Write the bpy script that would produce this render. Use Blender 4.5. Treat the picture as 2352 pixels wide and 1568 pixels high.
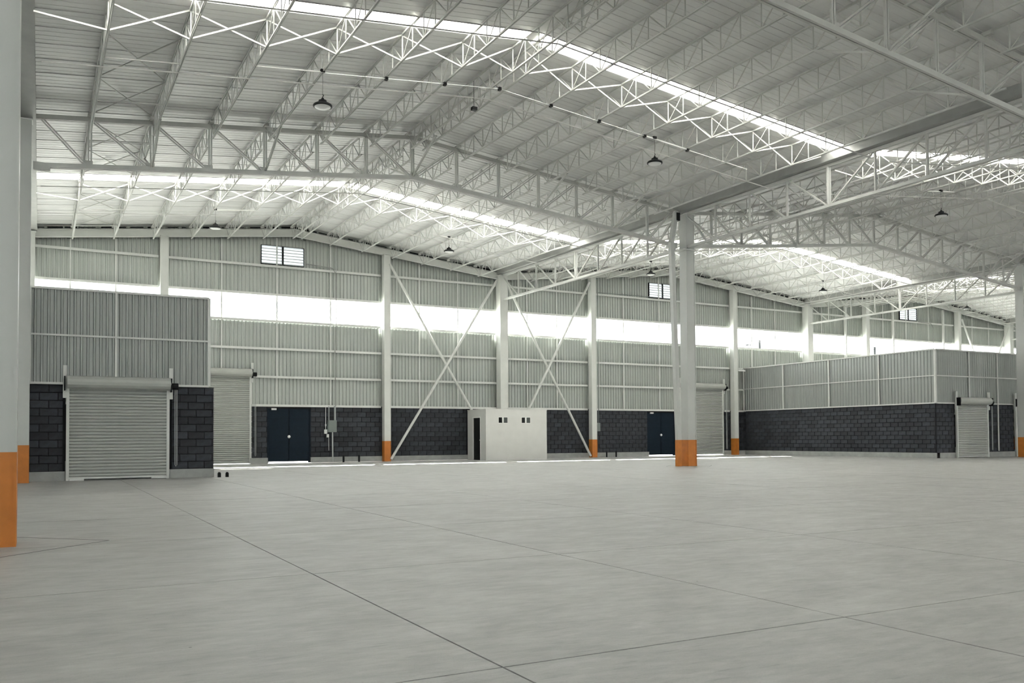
import bpy, math, random
from mathutils import Vector, Matrix

for o in list(bpy.data.objects):
    bpy.data.objects.remove(o)
S = bpy.context.scene
COL = S.collection
rnd = random.Random(7)

# ------------------------------------------------------------------ camera
YAW, PITCH, ROLL = map(math.radians, (28.382, 1.501, -0.338))
F_PX, CY = 2007.204, 952.413
H = 1.3
fw = Vector((math.sin(YAW) * math.cos(PITCH), math.cos(YAW) * math.cos(PITCH), math.sin(PITCH)))
rt = Vector((math.cos(YAW), -math.sin(YAW), 0))
up = rt.cross(fw)
r2 = rt * math.cos(ROLL) + up * math.sin(ROLL)
u2 = -rt * math.sin(ROLL) + up * math.cos(ROLL)
cd = bpy.data.cameras.new('camera')
cam = bpy.data.objects.new('camera', cd)
COL.objects.link(cam)
M3 = Matrix((r2, u2, -fw)).transposed()
cam.matrix_world = Matrix.Translation((0, 0, H)) @ M3.to_4x4()
cd.sensor_fit = 'HORIZONTAL'
cd.sensor_width = 36.0
cd.lens = 36.0 * F_PX / 2352.0
cd.shift_y = (CY - 784.0) / 2352.0
cd.clip_end = 600
S.camera = cam

# ------------------------------------------------------------------ light
w = bpy.data.worlds.new('sky')
S.world = w
w.use_nodes = True
bg = w.node_tree.nodes['Background']
bg.inputs[0].default_value = (0.95, 0.965, 0.95, 1)
bg.inputs[1].default_value = 1.5
sd = bpy.data.lights.new('sun', 'SUN')
sd.energy = 10.0
sd.angle = math.radians(0.6)
sd.color = (1.0, 0.96, 0.88)
sun = bpy.data.objects.new('sun', sd)
COL.objects.link(sun)
sun.rotation_euler = Vector((-2.7, -6.2, -8.4)).to_track_quat('-Z', 'Y').to_euler()
sun.location = (30, 80, 60)
S.view_settings.view_transform = 'Standard'
S.view_settings.look = 'None'
S.view_settings.gamma = 1
S.view_settings.use_curve_mapping = False
S.view_settings.exposure = 3.06

# ------------------------------------------------------------------ materials
def mat(name, col, rough=0.5, metal=0.0, var=0.0, scale=3.0, bump=0.0, bscale=40.0, stretch=(1, 1, 1), objvar=0.0, spec=0.5):
    m = bpy.data.materials.new(name)
    m.use_nodes = True
    nt = m.node_tree
    N, L = nt.nodes, nt.links
    b = N['Principled BSDF']
    b.inputs['Roughness'].default_value = rough
    b.inputs['Metallic'].default_value = metal
    b.inputs['Specular IOR Level'].default_value = spec
    b.inputs['Base Color'].default_value = (*col, 1)
    tc = N.new('ShaderNodeTexCoord')
    mp = N.new('ShaderNodeMapping')
    mp.inputs['Scale'].default_value = stretch
    L.new(tc.outputs['Object'], mp.inputs[0])
    last = None
    if var > 0:
        no = N.new('ShaderNodeTexNoise')
        no.inputs['Scale'].default_value = scale
        no.inputs['Detail'].default_value = 6
        L.new(mp.outputs[0], no.inputs['Vector'])
        rp = N.new('ShaderNodeMapRange')
        rp.inputs['From Min'].default_value = 0.3
        rp.inputs['From Max'].default_value = 0.7
        rp.inputs['To Min'].default_value = 1 - var
        rp.inputs['To Max'].default_value = 1 + var
        L.new(no.outputs['Fac'], rp.inputs['Value'])
        last = rp.outputs[0]
    if objvar > 0:
        oi = N.new('ShaderNodeObjectInfo')
        r3 = N.new('ShaderNodeMapRange')
        r3.inputs['To Min'].default_value = 1 - objvar
        r3.inputs['To Max'].default_value = 1 + objvar
        L.new(oi.outputs['Random'], r3.inputs['Value'])
        if last is None:
            last = r3.outputs[0]
        else:
            mu = N.new('ShaderNodeMath')
            mu.operation = 'MULTIPLY'
            L.new(last, mu.inputs[0])
            L.new(r3.outputs[0], mu.inputs[1])
            last = mu.outputs[0]
    if last is not None:
        vm = N.new('ShaderNodeVectorMath')
        vm.operation = 'SCALE'
        vm.inputs[0].default_value = col
        L.new(last, vm.inputs['Scale'])
        L.new(vm.outputs[0], b.inputs['Base Color'])
    if bump > 0:
        n2 = N.new('ShaderNodeTexNoise')
        n2.inputs['Scale'].default_value = bscale
        n2.inputs['Detail'].default_value = 4
        L.new(mp.outputs[0], n2.inputs['Vector'])
        bp = N.new('ShaderNodeBump')
        bp.inputs['Strength'].default_value = bump
        bp.inputs['Distance'].default_value = 0.02
        L.new(n2.outputs['Fac'], bp.inputs['Height'])
        L.new(bp.outputs[0], b.inputs['Normal'])
    return m

STEEL = mat('painted_steel', (0.68, 0.69, 0.66), 0.45, 0, 0.05, 1.5)
TRUSS = mat('truss_paint', (0.55, 0.555, 0.53), 0.5, 0, 0.08, 1.5)
COLM = mat('column_paint', (0.54, 0.55, 0.53), 0.42, 0, 0.04, 1.2)
ORANGE = mat('orange_paint', (0.57, 0.19, 0.03), 0.45, 0, 0.10, 4.0)
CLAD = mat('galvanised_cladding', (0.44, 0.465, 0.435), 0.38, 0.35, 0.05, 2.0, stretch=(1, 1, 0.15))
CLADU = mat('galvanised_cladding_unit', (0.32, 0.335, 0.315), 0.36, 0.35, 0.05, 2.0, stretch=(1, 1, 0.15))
BLOCK = mat('charcoal_block', (0.031, 0.035, 0.043), 0.75, 0, 0.35, 6.0, 0.6, 60, objvar=0.35)
MORTAR = mat('dark_joint', (0.008, 0.009, 0.011), 0.9)
CURB = mat('curb_concrete', (0.36, 0.37, 0.355), 0.8, 0, 0.12, 3.0, 0.2)
SHUT = mat('shutter_steel', (0.46, 0.475, 0.445), 0.55, 0.1, 0.04, 2.0)
DOORM = mat('dark_blue_door_paint', (0.007, 0.016, 0.028), 0.6, 0, 0.12, 4.0, spec=0.2)
BLACK = mat('black_metal', (0.008, 0.009, 0.010), 0.5, spec=0.2)
DARKIN = mat('dark_interior', (0.01, 0.01, 0.01), 0.9)
LENS = mat('lamp_lens', (0.75, 0.76, 0.75), 0.4)
RENDER = mat('white_render', (0.62, 0.62, 0.60), 0.75, 0, 0.03, 2.0, 0.1)
DECK = mat('roof_sheet', (0.67, 0.67, 0.66), 0.42, 0.15, 0.06, 2.5, stretch=(0.25, 1.0, 1), objvar=0.05)
GUTM = mat('gutter_steel', (0.34, 0.345, 0.33), 0.5, 0.3, 0.08, 2.0)
PLASTIC = mat('white_plastic', (0.75, 0.76, 0.74), 0.4)
BOXM = mat('grey_enclosure', (0.22, 0.25, 0.235), 0.45, 0.2)
PIPE = mat('galvanised_pipe', (0.50, 0.52, 0.51), 0.35, 0.5)
ASPH = mat('outdoor_concrete', (0.38, 0.38, 0.37), 0.9, 0, 0.1, 0.5)
LOUV = mat('translucent_louvre', (0.80, 0.83, 0.86), 0.5)
WALLO = mat('outer_sheet', (0.5, 0.5, 0.5), 0.7)


def floor_mat():
    m = mat('brushed_concrete', (0.40, 0.40, 0.385), 0.5)
    nt = m.node_tree
    N, L = nt.nodes, nt.links
    b = N['Principled BSDF']
    tc = N.new('ShaderNodeNewGeometry')
    def noise(sc, st, det=5, rot=0):
        mp = N.new('ShaderNodeMapping')
        mp.inputs['Scale'].default_value = st
        mp.inputs['Rotation'].default_value = (0, 0, rot)
        L.new(tc.outputs['Position'], mp.inputs[0])
        n = N.new('ShaderNodeTexNoise')
        n.inputs['Scale'].default_value = sc
        n.inputs['Detail'].default_value = det
        n.inputs['Roughness'].default_value = 0.62
        L.new(mp.outputs[0], n.inputs['Vector'])
        return n.outputs['Fac']
    def rng(v, a, bb, c, d):
        r = N.new('ShaderNodeMapRange')
        for k, x in zip(('From Min', 'From Max', 'To Min', 'To Max'), (a, bb, c, d)):
            r.inputs[k].default_value = x
        L.new(v, r.inputs['Value'])
        return r.outputs[0]
    def mul(a, c):
        q = N.new('ShaderNodeMath')
        q.operation = 'MULTIPLY'
        L.new(a, q.inputs[0])
        L.new(c, q.inputs[1])
        return q.outputs[0]
    v = rng(noise(0.35, (1, 1, 1)), 0.3, 0.7, 0.94, 1.05)
    v = mul(v, rng(noise(1.6, (0.8, 1.5, 1), 10, 0.3), 0.32, 0.68, 0.90, 1.08))
    v = mul(v, rng(noise(7.0, (0.6, 1.6, 1), 10, 0.25), 0.32, 0.68, 0.88, 1.09))
    v = mul(v, rng(noise(9.0, (0.35, 2.4, 1), 8, 0.5), 0.33, 0.42, 0.84, 1.0))
    v = mul(v, rng(noise(30, (1, 1, 1), 4), 0.25, 0.36, 0.78, 1.0))
    v = mul(v, rng(noise(90, (1, 1, 1), 3), 0.3, 0.7, 0.95, 1.05))
    # sparse dark specks and small pale scuffs
    vo = N.new('ShaderNodeTexVoronoi')
    vo.inputs['Scale'].default_value = 1.6
    L.new(tc.outputs['Position'], vo.inputs['Vector'])
    v = mul(v, rng(vo.outputs['Distance'], 0.012, 0.022, 0.35, 1.0))
    v = mul(v, rng(noise(1.1, (1, 1.6, 1), 10, 0.9), 0.66, 0.74, 1.0, 1.22))
    vm = N.new('ShaderNodeVectorMath')
    vm.operation = 'SCALE'
    vm.inputs[0].default_value = (0.40, 0.40, 0.385)
    L.new(v, vm.inputs['Scale'])
    L.new(vm.outputs[0], b.inputs['Base Color'])
    L.new(rng(noise(1.2, (1, 2, 1)), 0.3, 0.7, 0.42, 0.6), b.inputs['Roughness'])
    bp = N.new('ShaderNodeBump')
    bp.inputs['Strength'].default_value = 0.25
    bp.inputs['Distance'].default_value = 0.01
    L.new(noise(14, (0.8, 1.4, 1), 6, 0.4), bp.inputs['Height'])
    L.new(bp.outputs[0], b.inputs['Normal'])
    return m


FLOOR = floor_mat()


def glass_mat():
    m = bpy.data.materials.new('clear_sheet')
    m.use_nodes = True
    nt = m.node_tree
    N, L = nt.nodes, nt.links
    N.remove(N['Principled BSDF'])
    t = N.new('ShaderNodeBsdfTransparent')
    t.inputs[0].default_value = (0.94, 0.96, 0.96, 1)
    g = N.new('ShaderNodeBsdfGlossy')
    g.inputs['Roughness'].default_value = 0.08
    mx = N.new('ShaderNodeMixShader')
    mx.inputs[0].default_value = 0.06
    L.new(t.outputs[0], mx.inputs[1])
    L.new(g.outputs[0], mx.inputs[2])
    L.new(mx.outputs[0], N['Material Output'].inputs[0])
    return m


GLASS = glass_mat()


def trans_mat(name, col, k=0.9):
    m = bpy.data.materials.new(name)
    m.use_nodes = True
    nt = m.node_tree
    N, L = nt.nodes, nt.links
    N.remove(N['Principled BSDF'])
    t = N.new('ShaderNodeBsdfTranslucent')
    t.inputs[0].default_value = (*col, 1)
    g = N.new('ShaderNodeBsdfDiffuse')
    g.inputs[0].default_value = (*col, 1)
    mx = N.new('ShaderNodeMixShader')
    mx.inputs[0].default_value = 1 - k
    L.new(t.outputs[0], mx.inputs[1])
    L.new(g.outputs[0], mx.inputs[2])
    L.new(mx.outputs[0], N['Material Output'].inputs[0])
    return m


SKYL = trans_mat('translucent_skylight', (0.80, 0.80, 0.79), 0.9)
LOUV = trans_mat('translucent_louvre', (0.30, 0.32, 0.33), 0.85)

# ------------------------------------------------------------------ mesh helpers
class MB:
    def __init__(s):
        s.v, s.f = [], []

    def box(s, x0, x1, y0, y1, z0, z1):
        n = len(s.v)
        s.v += [(x0, y0, z0), (x1, y0, z0), (x1, y1, z0), (x0, y1, z0), (x0, y0, z1), (x1, y0, z1), (x1, y1, z1), (x0, y1, z1)]
        s.f += [tuple(n + i for i in q) for q in ((0, 3, 2, 1), (4, 5, 6, 7), (0, 1, 5, 4), (1, 2, 6, 5), (2, 3, 7, 6), (3, 0, 4, 7))]
        return s

    def bar(s, p, q, a, b=None, ref=(0, 0, 1), off=0.0):
        """rectangular bar from p to q; a = width across, b = depth along ref"""
        b = b or a
        p, q = Vector(p), Vector(q)
        d = (q - p).normalized()
        r = Vector(ref)
        if abs(d.dot(r)) > 0.97:
            r = Vector((0, 1, 0))
        x = d.cross(r).normalized()
        y = x.cross(d).normalized()
        n = len(s.v)
        for c in (p, q):
            for i, j in ((-1, -1), (1, -1), (1, 1), (-1, 1)):
                s.v.append(tuple(c + x * (i * a / 2 + off) + y * (j * b / 2)))
        s.f += [tuple(n + i for i in t) for t in ((3, 2, 1, 0), (4, 5, 6, 7), (0, 1, 5, 4), (1, 2, 6, 5), (2, 3, 7, 6), (3, 0, 4, 7))]
        return s

    def twin(s, p, q, a, gap, b=None, ref=(0, 0, 1)):
        s.bar(p, q, a, b, ref, (a + gap) / 2)
        s.bar(p, q, a, b, ref, -(a + gap) / 2)
        return s

    def tube(s, pts, r, n=8):
        pts = [Vector(p) for p in pts]
        rings = []
        for i, p in enumerate(pts):
            d = (pts[min(i + 1, len(pts) - 1)] - pts[max(i - 1, 0)]).normalized()
            t = Vector((0, 0, 1)) if abs(d.z) < 0.9 else Vector((1, 0, 0))
            x = d.cross(t).normalized()
            y = d.cross(x).normalized()
            k = len(s.v)
            for j in range(n):
                a = 2 * math.pi * j / n
                s.v.append(tuple(p + x * r * math.cos(a) + y * r * math.sin(a)))
            rings.append(k)
        for a, b in zip(rings, rings[1:]):
            for j in range(n):
                s.f.append((a + j, a + (j + 1) % n, b + (j + 1) % n, b + j))
        s.f.append(tuple(rings[0] + j for j in range(n))[::-1])
        s.f.append(tuple(rings[-1] + j for j in range(n)))
        return s

    def lathe(s, prof, c=(0, 0, 0), n=20):
        k = len(s.v)
        for r, z in prof:
            for j in range(n):
                a = 2 * math.pi * j / n
                s.v.append((c[0] + r * math.cos(a), c[1] + r * math.sin(a), c[2] + z))
        for i in range(len(prof) - 1):
            for j in range(n):
                s.f.append((k + i * n + j, k + i * n + (j + 1) % n, k + (i + 1) * n + (j + 1) % n, k + (i + 1) * n + j))
        s.f.append(tuple(k + j for j in range(n))[::-1])
        s.f.append(tuple(k + (len(prof) - 1) * n + j for j in range(n)))
        return s

    def mesh(s, name, m):
        me = bpy.data.meshes.new(name)
        me.from_pydata(s.v, [], s.f)
        me.materials.append(m)
        me.update()
        return me

    def build(s, name, m, parent=None, loc=None):
        return inst(name, s.mesh(name, m), parent, loc)


def inst(name, me, parent=None, loc=None, rz=None):
    o = bpy.data.objects.new(name, me)
    COL.objects.link(o)
    if parent:
        o.parent = parent
    if loc is not None:
        o.location = loc
    if rz is not None:
        o.rotation_euler = (0, 0, rz)
    return o


def tag(o, label=None, cat=None, group=None, kind=None):
    if label:
        o['label'] = label
    if cat:
        o['category'] = cat
    if group:
        o['group'] = group
    if kind:
        o['kind'] = kind
    return o


def empty(name, loc=(0, 0, 0), rz=0):
    o = bpy.data.objects.new(name, None)
    o.empty_display_size = 0.3
    COL.objects.link(o)
    o.location = loc
    o.rotation_euler = (0, 0, rz)
    return o


def smooth(o):
    for p in o.data.polygons:
        p.use_smooth = True
    return o


# ------------------------------------------------------------------ layout
W = 47.5                      # inner face of the back wall
YF = [-2.4, 14.2, 30.8, 47.5]
ZV, RISE = 11.60, 1.36
def xv(i, y):                 # valley line i at depth y (the frames are slightly out of square)
    if i == 1:
        return 25.6 + (25.3 - 25.6) * (y - 14.2) / 16.6 if y < 30.8 else 25.3 + (24.85 - 25.3) * (y - 30.8) / 16.7
    return {-1: -52.0, 0: -0.5, 2: 50.9, 3: 75.8, 4: 101.0}[i] if i >= 0 else -26.0
def X(b, t, y):               # b = bay (0: left of row A ... 3)
    a = xv(b - 1, y)
    return a + (xv(b, y) - a) * t
def zr(t):
    return ZV + RISE * (1 - abs(2 * t - 1))
def zr_x(x, y=47.5):
    for b in range(0, 5):
        a, c = xv(b - 1, y), xv(b, y)
        if a <= x <= c:
            return zr((x - a) / (c - a))
    return ZV
NP = 14
ORD = ['', 'first', 'second', 'third', 'fourth', 'fifth', 'sixth', 'seventh']
GAB = {0: 'far left gable', 1: 'left gable', 2: 'middle gable', 3: 'right gable'}
SPAN = {0: 'span nearest camera', 1: 'middle span', 2: 'back wall span'}
def where(k):
    if k < 7:
        return '%s left of the ridge' % ORD[7 - k]
    if k > 7:
        return '%s right of the ridge' % ORD[k - 7]
    return 'at the ridge'

# ------------------------------------------------------------------ floor
fl = MB().box(-26, 101, -19, 47.9, -0.30, -0.03).build('floor', mat('joint_filler', (0.12, 0.12, 0.115), 0.9))
tag(fl, kind='structure')
gx = [-26, -18, -10, -5.2, -1.45, 2.32, 5.09, 8.83, 12.67, 16.5, 20.3, 24.1, 27.9, 31.7, 35.5, 39.3, 43.1, 46.9, 50.7, 56, 64, 72, 80, 90, 101]
gy = [-19, -11, -4, 0.62, 4.42, 8.37, 12.1, 15.9, 19.7, 23.5, 27.3, 31.1, 34.9, 38.7, 42.5, 47.45]
for i in range(len(gx) - 1):
    for j in range(len(gy) - 1):
        g = 0.0075
        MB().box(gx[i] + g, gx[i + 1] - g, gy[j] + g, gy[j + 1] - g, -0.03, rnd.uniform(-0.0006, 0.0006)).build('floor_slab', FLOOR, fl)
# diamond isolation joints around the two free columns
jm = mat('saw_cut_joint', (0.10, 0.10, 0.095), 0.9)
for cx, cy in ((-0.5, 12.5), (25.43, 30.5)):
    d = 1.3
    c4 = [(cx - d, cy), (cx, cy - d), (cx + d, cy), (cx, cy + d)]
    m_ = MB()
    for a, c in zip(c4, c4[1:] + c4[:1]):
        m_.bar((*a, 0.0012), (*c, 0.0012), 0.014, 0.002)
    m_.build('column_joint', jm, fl)

# ------------------------------------------------------------------ roof deck
ceil = MB()
for b in range(0, 5):
    for s in (0, 1):          # far away strips behind the camera, joined
        t0, t1 = (0, 0.5) if s == 0 else (0.5, 1)
        n = len(ceil.v)
        y0, y1 = (-19, -2.4) if b not in (0, 4) else (-19, 47.9)
        for t, y in ((t0, y0), (t1, y0), (t1, y1), (t0, y1)):
            yy = min(y, 47.5)
            ceil.v.append((X(b, t, yy), y, zr(t)))
        for t, y in ((t0, y0), (t1, y0), (t1, y1), (t0, y1)):
            yy = min(y, 47.5)
            ceil.v.append((X(b, t, yy), y, zr(t) + 0.08))
        ceil.f += [tuple(n + i for i in q) for q in ((3, 2, 1, 0), (4, 5, 6, 7), (0, 1, 5, 4), (1, 2, 6, 5), (2, 3, 7, 6), (3, 0, 4, 7))]
ceiling = ceil.build('ceiling', DECK)
tag(ceiling, kind='structure')
def roof_piece(name, m, b, t0, t1, y0, y1, lips=True, z=0.0, th=0.08):
    mb = MB()
    g = 0.0015
    def quadbox(ya, yb, za, zb):
        n = len(mb.v)
        for zz in (za, zb):
            for t, y in ((t0, ya), (t1, ya), (t1, yb), (t0, yb)):
                mb.v.append((X(b, t, min(y, 47.5)), y, zr(t) + z + zz))
        mb.f += [tuple(n + i for i in q) for q in ((3, 2, 1, 0), (4, 5, 6, 7), (0, 1, 5, 4), (1, 2, 6, 5), (2, 3, 7, 6), (3, 0, 4, 7))]
    quadbox(y0 + g, y1 - g, 0, th)
    if lips:
        for q in (.25, .5, .75):
            yq = y0 + (y1 - y0) * q
            quadbox(yq - .012, yq + .012, -0.005, 0)
        quadbox(y0 + g, y0 + 0.022, -0.014, 0)
        quadbox(y1 - 0.022, y1 - g, -0.014, 0)
    return mb.build(name, m, ceiling)
for fr in range(3):
    ya, yb = YF[fr], YF[fr + 1]
    st = (yb - ya) / 16
    for b in (1, 2, 3):
        for k in range(16):
            y0, y1 = ya + k * st, ya + (k + 1) * st
            if fr == 2 and k == 15:
                y1 = 47.9
            for t0, t1 in ((0, 0.5), (0.5, 1)):
                if k == 7:
                    ys = y0 + (y1 - y0) * (0.88 if fr == 2 else 0.66)
                    roof_piece('skylight_sheet', SKYL, b, t0 + (0.012 if t0 == 0 else 0), t1 - (0.012 if t1 == 1 else 0), y0, ys, False, 0.02, 0.01)
                    roof_piece('roof_sheet', DECK, b, t0, t1, ys, y1, False)
                else:
                    roof_piece('roof_sheet', DECK, b, t0, t1, y0, y1)
for b in (1, 2, 3):           # ridge flashing under the joint of the two slopes
    mb = MB()
    mb.bar((X(b, .5, -2.4), -2.4, zr(.5) - 0.012), (X(b, .5, 30.8), 30.8, zr(.5) - 0.012), 0.34, 0.02)
    mb.bar((X(b, .5, 30.8), 30.8, zr(.5) - 0.012), (X(b, .5, 47.5), 47.5, zr(.5) - 0.012), 0.34, 0.02)
    mb.build('ridge_flashing', DECK, ceiling)

# gutters along the valleys
GNAME = {0: 'above the left column row', 1: 'above the free centre column', 2: 'above the right column row', 3: 'above the far right wall column'}
for i in range(4):
    root = empty('valley_gutter', (xv(i, 30.8), 30.8, 11.3))
    tag(root, 'grey steel valley gutter running front to back %s' % GNAME[i], 'gutter', 'roof valley gutters')
    for ya, yb in ((-19, 30.8), (30.8, 47.4)):
        for nm, dx, zz, a, bb in (('gutter_floor', 0, 11.30, 0.62, 0.02), ('gutter_side', -0.31, 11.48, 0.02, 0.36), ('gutter_side', 0.31, 11.48, 0.02, 0.36)):
            mb = MB()
            mb.bar((xv(i, ya) + dx - root.location.x, ya - 30.8, zz - 11.3), (xv(i, yb) + dx - root.location.x, yb - 30.8, zz - 11.3), a, bb)
            mb.build(nm, GUTM, root)

# ------------------------------------------------------------------ main trusses
TT, TB = -0.24, -1.76
def main_truss(b, fi, label):
    y = YF[fi]
    base = Vector((X(b, 0, y), y, ZV + TB))
    root = empty('main_roof_truss', base)
    tag(root, label, 'roof truss', 'gable shaped main trusses')
    P = lambda i, dz: Vector((X(b, i / NP, y), y, zr(i / NP) + dz)) - base
    def add(nm, f):
        m_ = MB()
        f(m_)
        m_.build(nm, TRUSS, root)
    e0, e1 = 0.3 / 25.5 * NP, NP - 0.3 / 25.5 * NP
    for a, c in ((e0, 7), (7, e1)):
        add('top_chord', lambda m_: m_.twin(P(a, TT), P(c, TT), 0.065, 0.03, 0.15))
        add('bottom_chord', lambda m_: m_.twin(P(a, TB), P(c, TB), 0.07, 0.03, 0.14))
    for i in range(1, NP):
        add('vertical_member', lambda m_: m_.twin(P(i, TT - .07), P(i, TB + .05), 0.048, 0.03, 0.06, (0, 1, 0)))
    for i in range(0, 7):
        s0 = e0 + .1 if i == 0 else i + 0.06
        add('diagonal_member', lambda m_: m_.twin(P(s0, TT - .06), P(i + 0.93, TB + .06), 0.04, 0.03, 0.055, (0, 1, 0)))
        add('diagonal_member', lambda m_: m_.twin(P(NP - s0, TT - .06), P(NP - i - 0.93, TB + .06), 0.04, 0.03, 0.055, (0, 1, 0)))
    for i in range(1, NP):
        def gp(m_):
            c = P(i, TB)
            sg = -1 if i < 7 else 1
            m_.box(c.x - (0.20 if sg < 0 else 0.08), c.x + (0.20 if sg > 0 else 0.08), -0.012, 0.012, c.z + 0.02, c.z + 0.20)
        add('gusset_plate', gp)
    for c, s in ((e0, 1), (e1, -1)):
        def ep(m_):
            q = P(c, TB)
            xx = sorted((q.x - .05 * s, q.x + 0.42 * s))
            m_.box(xx[0], xx[1], -0.09, 0.09, q.z - 0.14, q.z + 0.10)
        add('end_bracket', ep)
    return root
main_truss(1, 1, 'big white gable truss crossing overhead nearest the camera, upper right of the photo')
main_truss(1, 2, 'white gable truss from the left column row to the free centre column')
main_truss(2, 2, 'white gable truss from the free centre column to the right edge column')

# ------------------------------------------------------------------ joists
JT, JB = -0.09, -0.80
JL = 16.6
CEN = JL / 2
BN = [CEN + 1.51 * k for k in range(-5, 6)]
TN = [CEN + 1.51 * (k + 0.5) for k in range(-6, 6)]
TN[0], TN[-1] = 0.05, JL - 0.05
def joist_meshes(L_):
    M = {}
    M['top'] = MB().twin((0, 0.02, JT), (0, L_ - 0.02, JT), 0.026, 0.014, 0.05).mesh('top_chord', TRUSS)
    M['bot'] = MB().twin((0, BN[0] - 0.25, JB), (0, BN[-1] + 0.25, JB), 0.024, 0.014, 0.045).mesh('bottom_chord', TRUSS)
    M['vb'] = MB().bar((0, 0, JT), (0, 0, JB), 0.026, 0.026).mesh('vertical_web', TRUSS)
    M['dn'] = MB().bar((0, 0, JT), (0, 0.755, JB), 0.022, 0.026).mesh('diagonal_web', TRUSS)
    M['up'] = MB().bar((0, 0, JB), (0, 0.755, JT), 0.022, 0.026).mesh('diagonal_web', TRUSS)
    web = MB()
    for y in BN:
        web.bar((0, y, JT), (0, y, JB), 0.026, 0.026)
    for y in TN[1:-1]:
        web.bar((0, y, JT), (0, y, JB), 0.02, 0.02)
    for k, y in enumerate(BN):
        web.bar((0, TN[k], JT), (0, y, JB), 0.022, 0.026)
        web.bar((0, y, JB), (0, TN[k + 1], JT), 0.022, 0.026)
    M['web'] = web.mesh('web_members', TRUSS)
    M['seat'] = MB().box(-0.07, 0.07, -0.06, 0.16, JT - 0.10, JT - 0.02).mesh('bearing_seat', TRUSS)
    return M
JM = joist_meshes(JL)
def joist(b, fr, k, dx=0.0, side=''):
    t = k / NP
    ya, yb = YF[fr], YF[fr + 1]
    if fr == 2:
        yb = 47.4
    xa, xb = X(b, t, ya) + dx, X(b, t, yb if yb < 47.5 else 47.5) + dx
    root = empty('roof_joist', (xa, ya, zr(t) - abs(dx) * 0.107), math.atan2(-(xb - xa), yb - ya))
    lab = 'white lattice joist %s, %s, %s' % (where(k) + side, GAB[b], SPAN[fr])
    tag(root, lab, 'roof joist', 'lattice roof joists')
    inst('top_chord', JM['top'], root)
    inst('bottom_chord', JM['bot'], root)
    if b == 1 and fr == 1:
        for y in BN:
            inst('vertical_web', JM['vb'], root, (0, y, 0))
        for y in TN[1:-1]:
            inst('vertical_web', JM['vb'], root, (0, y, 0))
        for n, y in enumerate(BN):
            inst('diagonal_web', JM['dn'], root, (0, y - 0.755, 0))
            inst('diagonal_web', JM['up'], root, (0, y, 0))
    else:
        tag(inst('web_members', JM['web'], root), kind='stuff')
    inst('bearing_seat', JM['seat'], root, (0, 0.08, 0))
    inst('bearing_seat', JM['seat'], root, (0, JL - 0.25, 0))
    return root
BF = [(1, 0), (1, 1), (2, 1), (1, 2), (2, 2), (3, 2)]
for b, fr in BF:
    for k in range(1, NP):
        if k == 7:
            joist(b, fr, 7, -0.22, ', left of the pair')
            joist(b, fr, 7, 0.22, ', right of the pair')
        else:
            joist(b, fr, k)

# cross bracing between joists at mid span, rods and conduits
def JP(b, k, y, dz):
    t = k / NP
    yy = min(y, 47.5)
    return Vector((X(b, t, yy), y, zr(t) + dz))
for b, fr in BF:
    ym = (YF[fr] + YF[fr + 1]) / 2
    for k in range(0, NP):
        a, c = k, k + 1
        base = JP(b, a, ym, JB)
        root = empty('cross_bracing', base)
        side = 'left' if k < 7 else 'right'
        n = (7 - k) if k < 7 else (k - 6)
        tag(root, 'white X brace, %s bay %s of ridge, %s, %s' % (ORD[n], side, GAB[b], SPAN[fr]), 'bracing', 'X braces between joists at mid span')
        off = 0.22 if a == 7 else 0
        ofc = -0.22 if c == 7 else (-0.40 if c == NP else 0)
        if k not in (0,):
            MB().bar(JP(b, a, ym, JB) - base + Vector((off, 0, 0)), JP(b, c, ym, JT) - base + Vector((ofc, 0, 0)), 0.04, 0.04).build('brace_bar', TRUSS, root)
        else:
            MB().bar(JP(b, a, ym, JB + .3) - base + Vector((.3, 0, 0)), JP(b, c, ym, JB) - base, 0.04, 0.04).build('brace_bar', TRUSS, root)
        if k not in (0, NP - 1):
            MB().bar(JP(b, a, ym, JT) - base + Vector((off, 0.05, 0)), JP(b, c, ym, JB) - base + Vector((ofc, 0.05, 0)), 0.04, 0.04).build('brace_bar', TRUSS, root)
    for q, dy in (('behind', 2.2), ('in front of', -2.2)):
        y = ym + dy
        base = JP(b, 7, y, JB)
        root = empty('bridging_rod', base)
        tag(root, 'thin white rod under the joists %s the skylight, %s, %s' % (q, GAB[b], SPAN[fr]), 'bridging rod', 'bridging rods under the joists')
        for s, e in ((0.25, 7), (7, NP - 0.25)):
            MB().bar(JP(b, s, y, JB - .03) - base, JP(b, e, y, JB - .03) - base, 0.032, 0.032).build('rod', TRUSS, root)
    y = ym - 1.25
    base = JP(b, 7, y, -.05)
    root = empty('roof_conduit', base)
    tag(root, 'dark thin conduit under the roof sheets beside the skylight, %s, %s' % (GAB[b], SPAN[fr]), 'conduit', 'roof conduits')
    for s, e in ((0.25, 7), (7, NP - 0.25)):
        MB().bar(JP(b, s, y, -.17) - base - Vector((0, 0, -.05)), JP(b, e, y, -.17) - base - Vector((0, 0, -.05)), 0.02, 0.02).build('conduit_tube', GUTM, root)

# knee braces from joists to the truss bottom chords
for b, fi in ((1, 1), (1, 2), (2, 2)):
    y = YF[fi]
    for k in (2, 4, 7, 10, 12):
        for sg in (-1, 1):
            if b == 2 and fi == 1:
                continue
            p = JP(b, k, y + sg * 2.2, JB - .02)
            q = JP(b, k, y, TB + .05) + Vector((0, sg * .05, 0))
            root = empty('knee_brace', q)
            tag(root, 'slanted strut %s, %s side of the %s, %s' % (where(k), 'camera' if sg < 0 else 'wall', 'near truss' if fi == 1 else 'column truss', GAB[b]), 'strut', 'knee braces of the main trusses')
            MB().twin(q - q, p - q, 0.03, 0.02, 0.05).build('strut_bar', TRUSS, root)

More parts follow.
